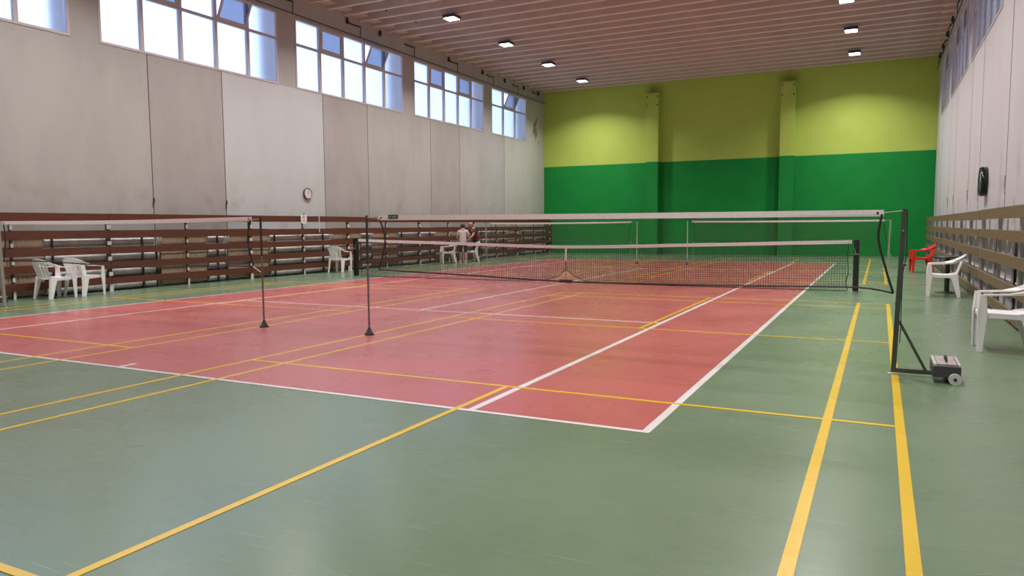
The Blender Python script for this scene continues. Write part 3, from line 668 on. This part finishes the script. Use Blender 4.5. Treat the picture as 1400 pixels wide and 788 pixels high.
def wheel_post(s, x, y, col, label):
    """upright, foot, brace, ballast box with weights, two wheels; s = side the foot points to"""
    r = empty('wheeled_net_post', (x, y, 0)); tag(r, label, 'net post')
    lean = .028 * s
    MB().ribbon([(-lean * .5, 0, .025), (lean * .5 + lean * .5, 0, 1.515)], [.042] * 2, .042, [(1, 0, 0)] * 2).build('upright', col, r)
    B((min(-.02 * s, .30 * s), -.02, .025), (max(-.02 * s, .30 * s), .02, .062)).build('foot_bar', col, r)
    MB().ribbon([(.018 * s, 0, .50), (.245 * s, 0, .06)], [.024] * 2, .024, [(0, 1, 0)] * 2).build('brace', col, r)
    B((min(-.06 * s, .12 * s), -.03, .001), (max(-.06 * s, .12 * s), .03, .012)).build('sole_plate', 'galv', r)
    bx = MB(); a, b = sorted((.29 * s, .50 * s)); bx.box((a, -.27, .055), (b, .22, .15)); bo = bx.build('ballast_box', 'weight_box', r)
    for i in range(2):
        for j in range(2):
            u0 = a + .03 + i * .077; v0 = -.255 + j * .23
            B((u0, v0, .1505), (u0 + .072, v0 + .222, .172)).build('weight', 'weight_brick', bo)
    B((a + .002, -.268, .1505), (a + .026, .218, .17)).build('box_edge', 'galv', bo); B((b - .022, -.268, .1505), (b - .002, .218, .17)).build('box_edge', 'galv', bo)
    MB().tube([(a + .105, -.14, .172), (a + .105, -.12, .205), (a + .105, -.02, .21), (a + .105, 0, .172)], .01, 6).build('handle', 'rubber', bo)
    for v in (-.315, .245):
        q = MB().tube([(.455 * s, v, .05), (.455 * s, v + .028, .05)], .05, 20).build('wheel', 'wheel_white', r)
        MB().tube([(.455 * s, v - .004, .05), (.455 * s, v + .032, .05)], .014, 10).build('hub', 'rubber', q)
    pt = MB().box((-.022 + lean, -.022, 1.515), (.022 + lean, .022, 1.525)).build('end_cap', 'rubber', r)
    MB().lathe([(.009, 0), (.009, .012)], 8, (lean * .8, -.021, 1.33), Matrix.Rotation(PI / 2, 4, 'X')).build('eye_bolt', 'steel', r)
    MB().tube([(lean + .024 * s, 0, 1.51), (.028 * s + lean, 0, 1.1), (.033 * s, 0, .95), (.03 * s, -.01, .7), (.034 * s, 0, .45), (.028 * s, -.012, .3)], .004, 5).build('tension_cord', 'rope' if y > 0 else 'net_cord', r)
    return r
wheel_post(1, 7.0, YNB, 'post_paint', 'grey-green wheeled net post with a ballast box of pink-grey weights by the yellow lines')
wheel_post(-1, -7.1, YNB, 'post_grey', 'pale grey wheeled net post next to the two touching armchairs')
wheel_post(1, 7.09, YFB, 'post_grey', 'pale wheeled net post before the green wall near the red armchair')
wheel_post(-1, -7.11, YFB, 'post_grey', 'pale wheeled net post next to the two people')
rope([(6.86, YNB, 1.495), (7.014, YNB - .03, 1.512)], 'short pale rope from the badged net tape to the wheeled post')
rope([(6.965, YNB, .755), (6.975, YNB - .03, .66), (6.985, YNB - .035, .70)], 'short pale rope from the badged net lower corner to the wheeled post')
rope([(1.15, YNB, 1.50), (.985, YNB - .012, 1.515)], 'short pale rope from the badged net tape to the slim pole')
rope([(-1.03, YNB, 1.50), (-.878, YNB - .012, 1.515)], 'short pale rope from net tape to slim pole before the touching armchairs')
rope([(-1.034, YNB, .85), (-.876, YNB - .014, .775)], 'short pale rope from the lower net corner to the slim pole before the touching armchairs', .008)
rope([(6.95, YFB, 1.49), (7.10, YFB - .03, 1.51)], 'short pale rope from the farther net to the post near the red armchair')
rope([(1.062, YFB, .83), (1.062, YFB, .004)], 'pale rope hanging to the floor at the weathered-side far net corner')
rope([(-1.2, YFB, .83), (-1.2, YFB, .004)], 'pale rope hanging to the floor at the brown-side far net corner')

# ------------------------------------------------------------------ people
def skin(name, vs, es, rs, m, parent, root=0, sub=2):
    me = bpy.data.meshes.new(name); me.from_pydata([Vector(v) for v in vs], es, []); o = bpy.data.objects.new(name, me); C.objects.link(o)
    md = o.modifiers.new('skin', 'SKIN'); md.use_smooth_shade = True
    for i, r in enumerate(rs):
        sv = me.skin_vertices[0].data[i]; sv.radius = (r, r) if not isinstance(r, tuple) else r; sv.use_root = (i == root)
    ss = o.modifiers.new('sub', 'SUBSURF'); ss.levels = sub; ss.render_levels = sub
    dg = bpy.context.evaluated_depsgraph_get(); me2 = bpy.data.meshes.new_from_object(o.evaluated_get(dg)); me2.name = name
    bpy.data.objects.remove(o); me2.materials.clear(); me2.materials.append(M[m])
    for p in me2.polygons: p.use_smooth = True
    o = bpy.data.objects.new(name, me2); C.objects.link(o); o.parent = parent; return o
def blob(name, c, rad, m, parent, rot=(0, 0, 0), n=14):
    mb = MB(); prof = [(max(.001, math.sin(PI * i / 10)), -math.cos(PI * i / 10)) for i in range(11)]
    mt = Matrix.Rotation(rot[2], 4, 'Z') @ Matrix.Rotation(rot[0], 4, 'X') @ Matrix.Diagonal((*rad, 1)); mb.lathe(prof, n, c, mt); return mb.build(name, m, parent)
def person(x, y, fx, fy, label, H, lean, arms, top, legs, hair, shoe, shorts, head_drop=.0):
    """local +Y is the way the figure faces; lean tips the trunk forward about the hips"""
    r = empty('person', (x, y, 0), math.atan2(-fx, fy)); tag(r, label, 'person'); k = H / 1.66
    hip = Vector((0, 0, .86 * k))
    def T(p):           # lean the trunk
        v = Vector(p) * k - hip; c, s = math.cos(-lean), math.sin(-lean); return Vector((v.x, v.y * c - v.z * s, v.y * s + v.z * c)) + hip
    V, E, R = [], [], []
    def add(p, rad, par=None):
        V.append(p); R.append(rad * k if not isinstance(rad, tuple) else (rad[0] * k, rad[1] * k))
        if par is not None: E.append((par, len(V) - 1))
        return len(V) - 1
    pel = add(hip, (.135, .105)); wa = add(T((0, 0, 1.02)), (.125, .10), pel); ch = add(T((0, .0, 1.22)), (.145, .105), wa); nb = add(T((0, -.005, 1.37)), (.085, .075), ch)
    nk = add(T((0, .015, 1.44)), .048, nb); h1 = add(T((0, .05, 1.50 - head_drop)), (.062, .075), nk); h2 = add(T((0, .055, 1.575 - head_drop)), (.072, .088), h1); h3 = add(T((0, .045, 1.635 - head_drop)), (.045, .055), h2)
    nose = add(T((0, .155, 1.545 - head_drop)), .012, h2)
    hands = []
    for s, (el, wr) in zip((-1, 1), arms):
        sh = add(T((s * .165, -.005, 1.335)), .058, nb); e = add(Vector(el) * k, .042, sh); w_ = add(Vector(wr) * k, .029, e)
        d = (Vector(wr) - Vector(el)).normalized(); pm = add((Vector(wr) + d * .07) * k, (.034, .02), w_); hands.append((pm, d, s))
    for s in (-1, 1):
        th = add(Vector((s * .088, 0, .80)) * k, .088, pel); kn = add(Vector((s * .098, .015, .47)) * k, .056, th); cf = add(Vector((s * .10, -.015, .32)) * k, .055, kn); an = add(Vector((s * .105, -.01, .09)) * k, .036, cf); add(Vector((s * .11, .09, .035)) * k, .034, an)
    for pm, d, s in hands:
        side = Vector((0, 0, 1)).cross(d); side = side.normalized() if side.length > .1 else Vector((1, 0, 0))
        for j, (o_, l) in enumerate(((-.03, .055), (-.01, .065), (.01, .062), (.03, .05))):
            base = V[pm] + side * o_ * k; a = add(base + d * .035 * k, .009, pm); add(base + d * (.035 + l) * k + Vector((0, 0, -.008)), .008, a)
        add(V[pm] + side * .04 * k * s + d * .02 * k, .010, pm)
    skin('body', V, E, R, 'skin', r)
    # face
    for s in (-1, 1):
        blob('ear', T((s * .082, .045, 1.545 - head_drop)), (.012 * k, .022 * k, .032 * k), 'skin', r)
        blob('eye', T((s * .032, .135, 1.562 - head_drop)), (.012 * k,) * 3, 'hair_dark', r)
    B((-.022 * k, -.004, -.004), (.022 * k, .004, .004)).build('mouth', 'tee_maroon', r).location = T((0, .132, 1.49 - head_drop))
    blob('hair', T((0, .022, 1.595 - head_drop)), (.096 * k, .108 * k, .088 * k), hair, r, (-lean * .6, 0, 0))
    # shirt
    V2 = [T((0, 0, .74)), T((0, 0, .98)), T((0, 0, 1.22)), T((0, -.005, 1.375)), T((-.165, -.005, 1.335)), T((.165, -.005, 1.335))]
    R2 = [(.178, .148), (.160, .130), (.168, .128), (.10, .09), .075, .075]; E2 = [(0, 1), (1, 2), (2, 3), (3, 4), (3, 5)]
    for s, (el, wr) in zip((0, 1), arms):
        sh = V2[4 + s]; V2.append(sh.lerp(Vector(el) * k, .62)); R2.append(.066); E2.append((4 + s, 6 + s))
    skin('shirt', V2, E2, [tuple(q * k for q in a) if isinstance(a, tuple) else a * k for a in R2], top, r)
    lo = .42 if shorts else .10
    V3 = [hip + Vector((0, 0, .0)), Vector((-.09, 0, .78)) * k, Vector((.09, 0, .78)) * k, Vector((-.10, .012, lerp(.78, lo, .6))) * k, Vector((.10, .012, lerp(.78, lo, .6))) * k, Vector((-.105, .0, lo)) * k, Vector((.105, .0, lo)) * k]
    R3 = [(.155, .125), .105, .105, .088, .088, .078 if shorts else .06, .078 if shorts else .06]
    V3.append(T((0, 0, 1.0))); R3.append((.142, .115))
    skin('shorts' if shorts else 'trousers', V3, [(0, 1), (0, 2), (1, 3), (2, 4), (3, 5), (4, 6), (0, 7)], [tuple(q * k for q in a) if isinstance(a, tuple) else a * k for a in R3], legs, r)
    for s in (-1, 1):
        MB().ribbon([(s * .105 * k, -.07 * k, .045), (s * .107 * k, .03 * k, .045), (s * .11 * k, .13 * k, .035), (s * .11 * k, .165 * k, .025)], [.07 * k, .085 * k, .085 * k, .05 * k], [.088, .088, .066, .045], [(1, 0, 0)] * 4).build('shoe', shoe, r)
    return r
person(-7.42, 7.68, -.45, .9, 'person in a pale grey t-shirt and navy shorts, seen from behind, bending their head', 1.50, .10,
    [((-.26, .06, 1.07), (-.20, .24, .98)), ((.26, .06, 1.07), (.19, .25, .98))], 'tee_grey', 'shorts_navy', 'hair_dark', 'shoe_white', True, .03)
person(-7.85, 9.50, -.35, -.94, 'person in a maroon shirt and dark trousers with ginger hair, leaning forward', 1.62, .42,
    [((-.24, .42, 1.02), (-.12, .55, .88)), ((.24, .42, 1.02), (.12, .55, .88))], 'tee_maroon', 'trousers_dark', 'hair_ginger', 'shoe_dark', False, .02)
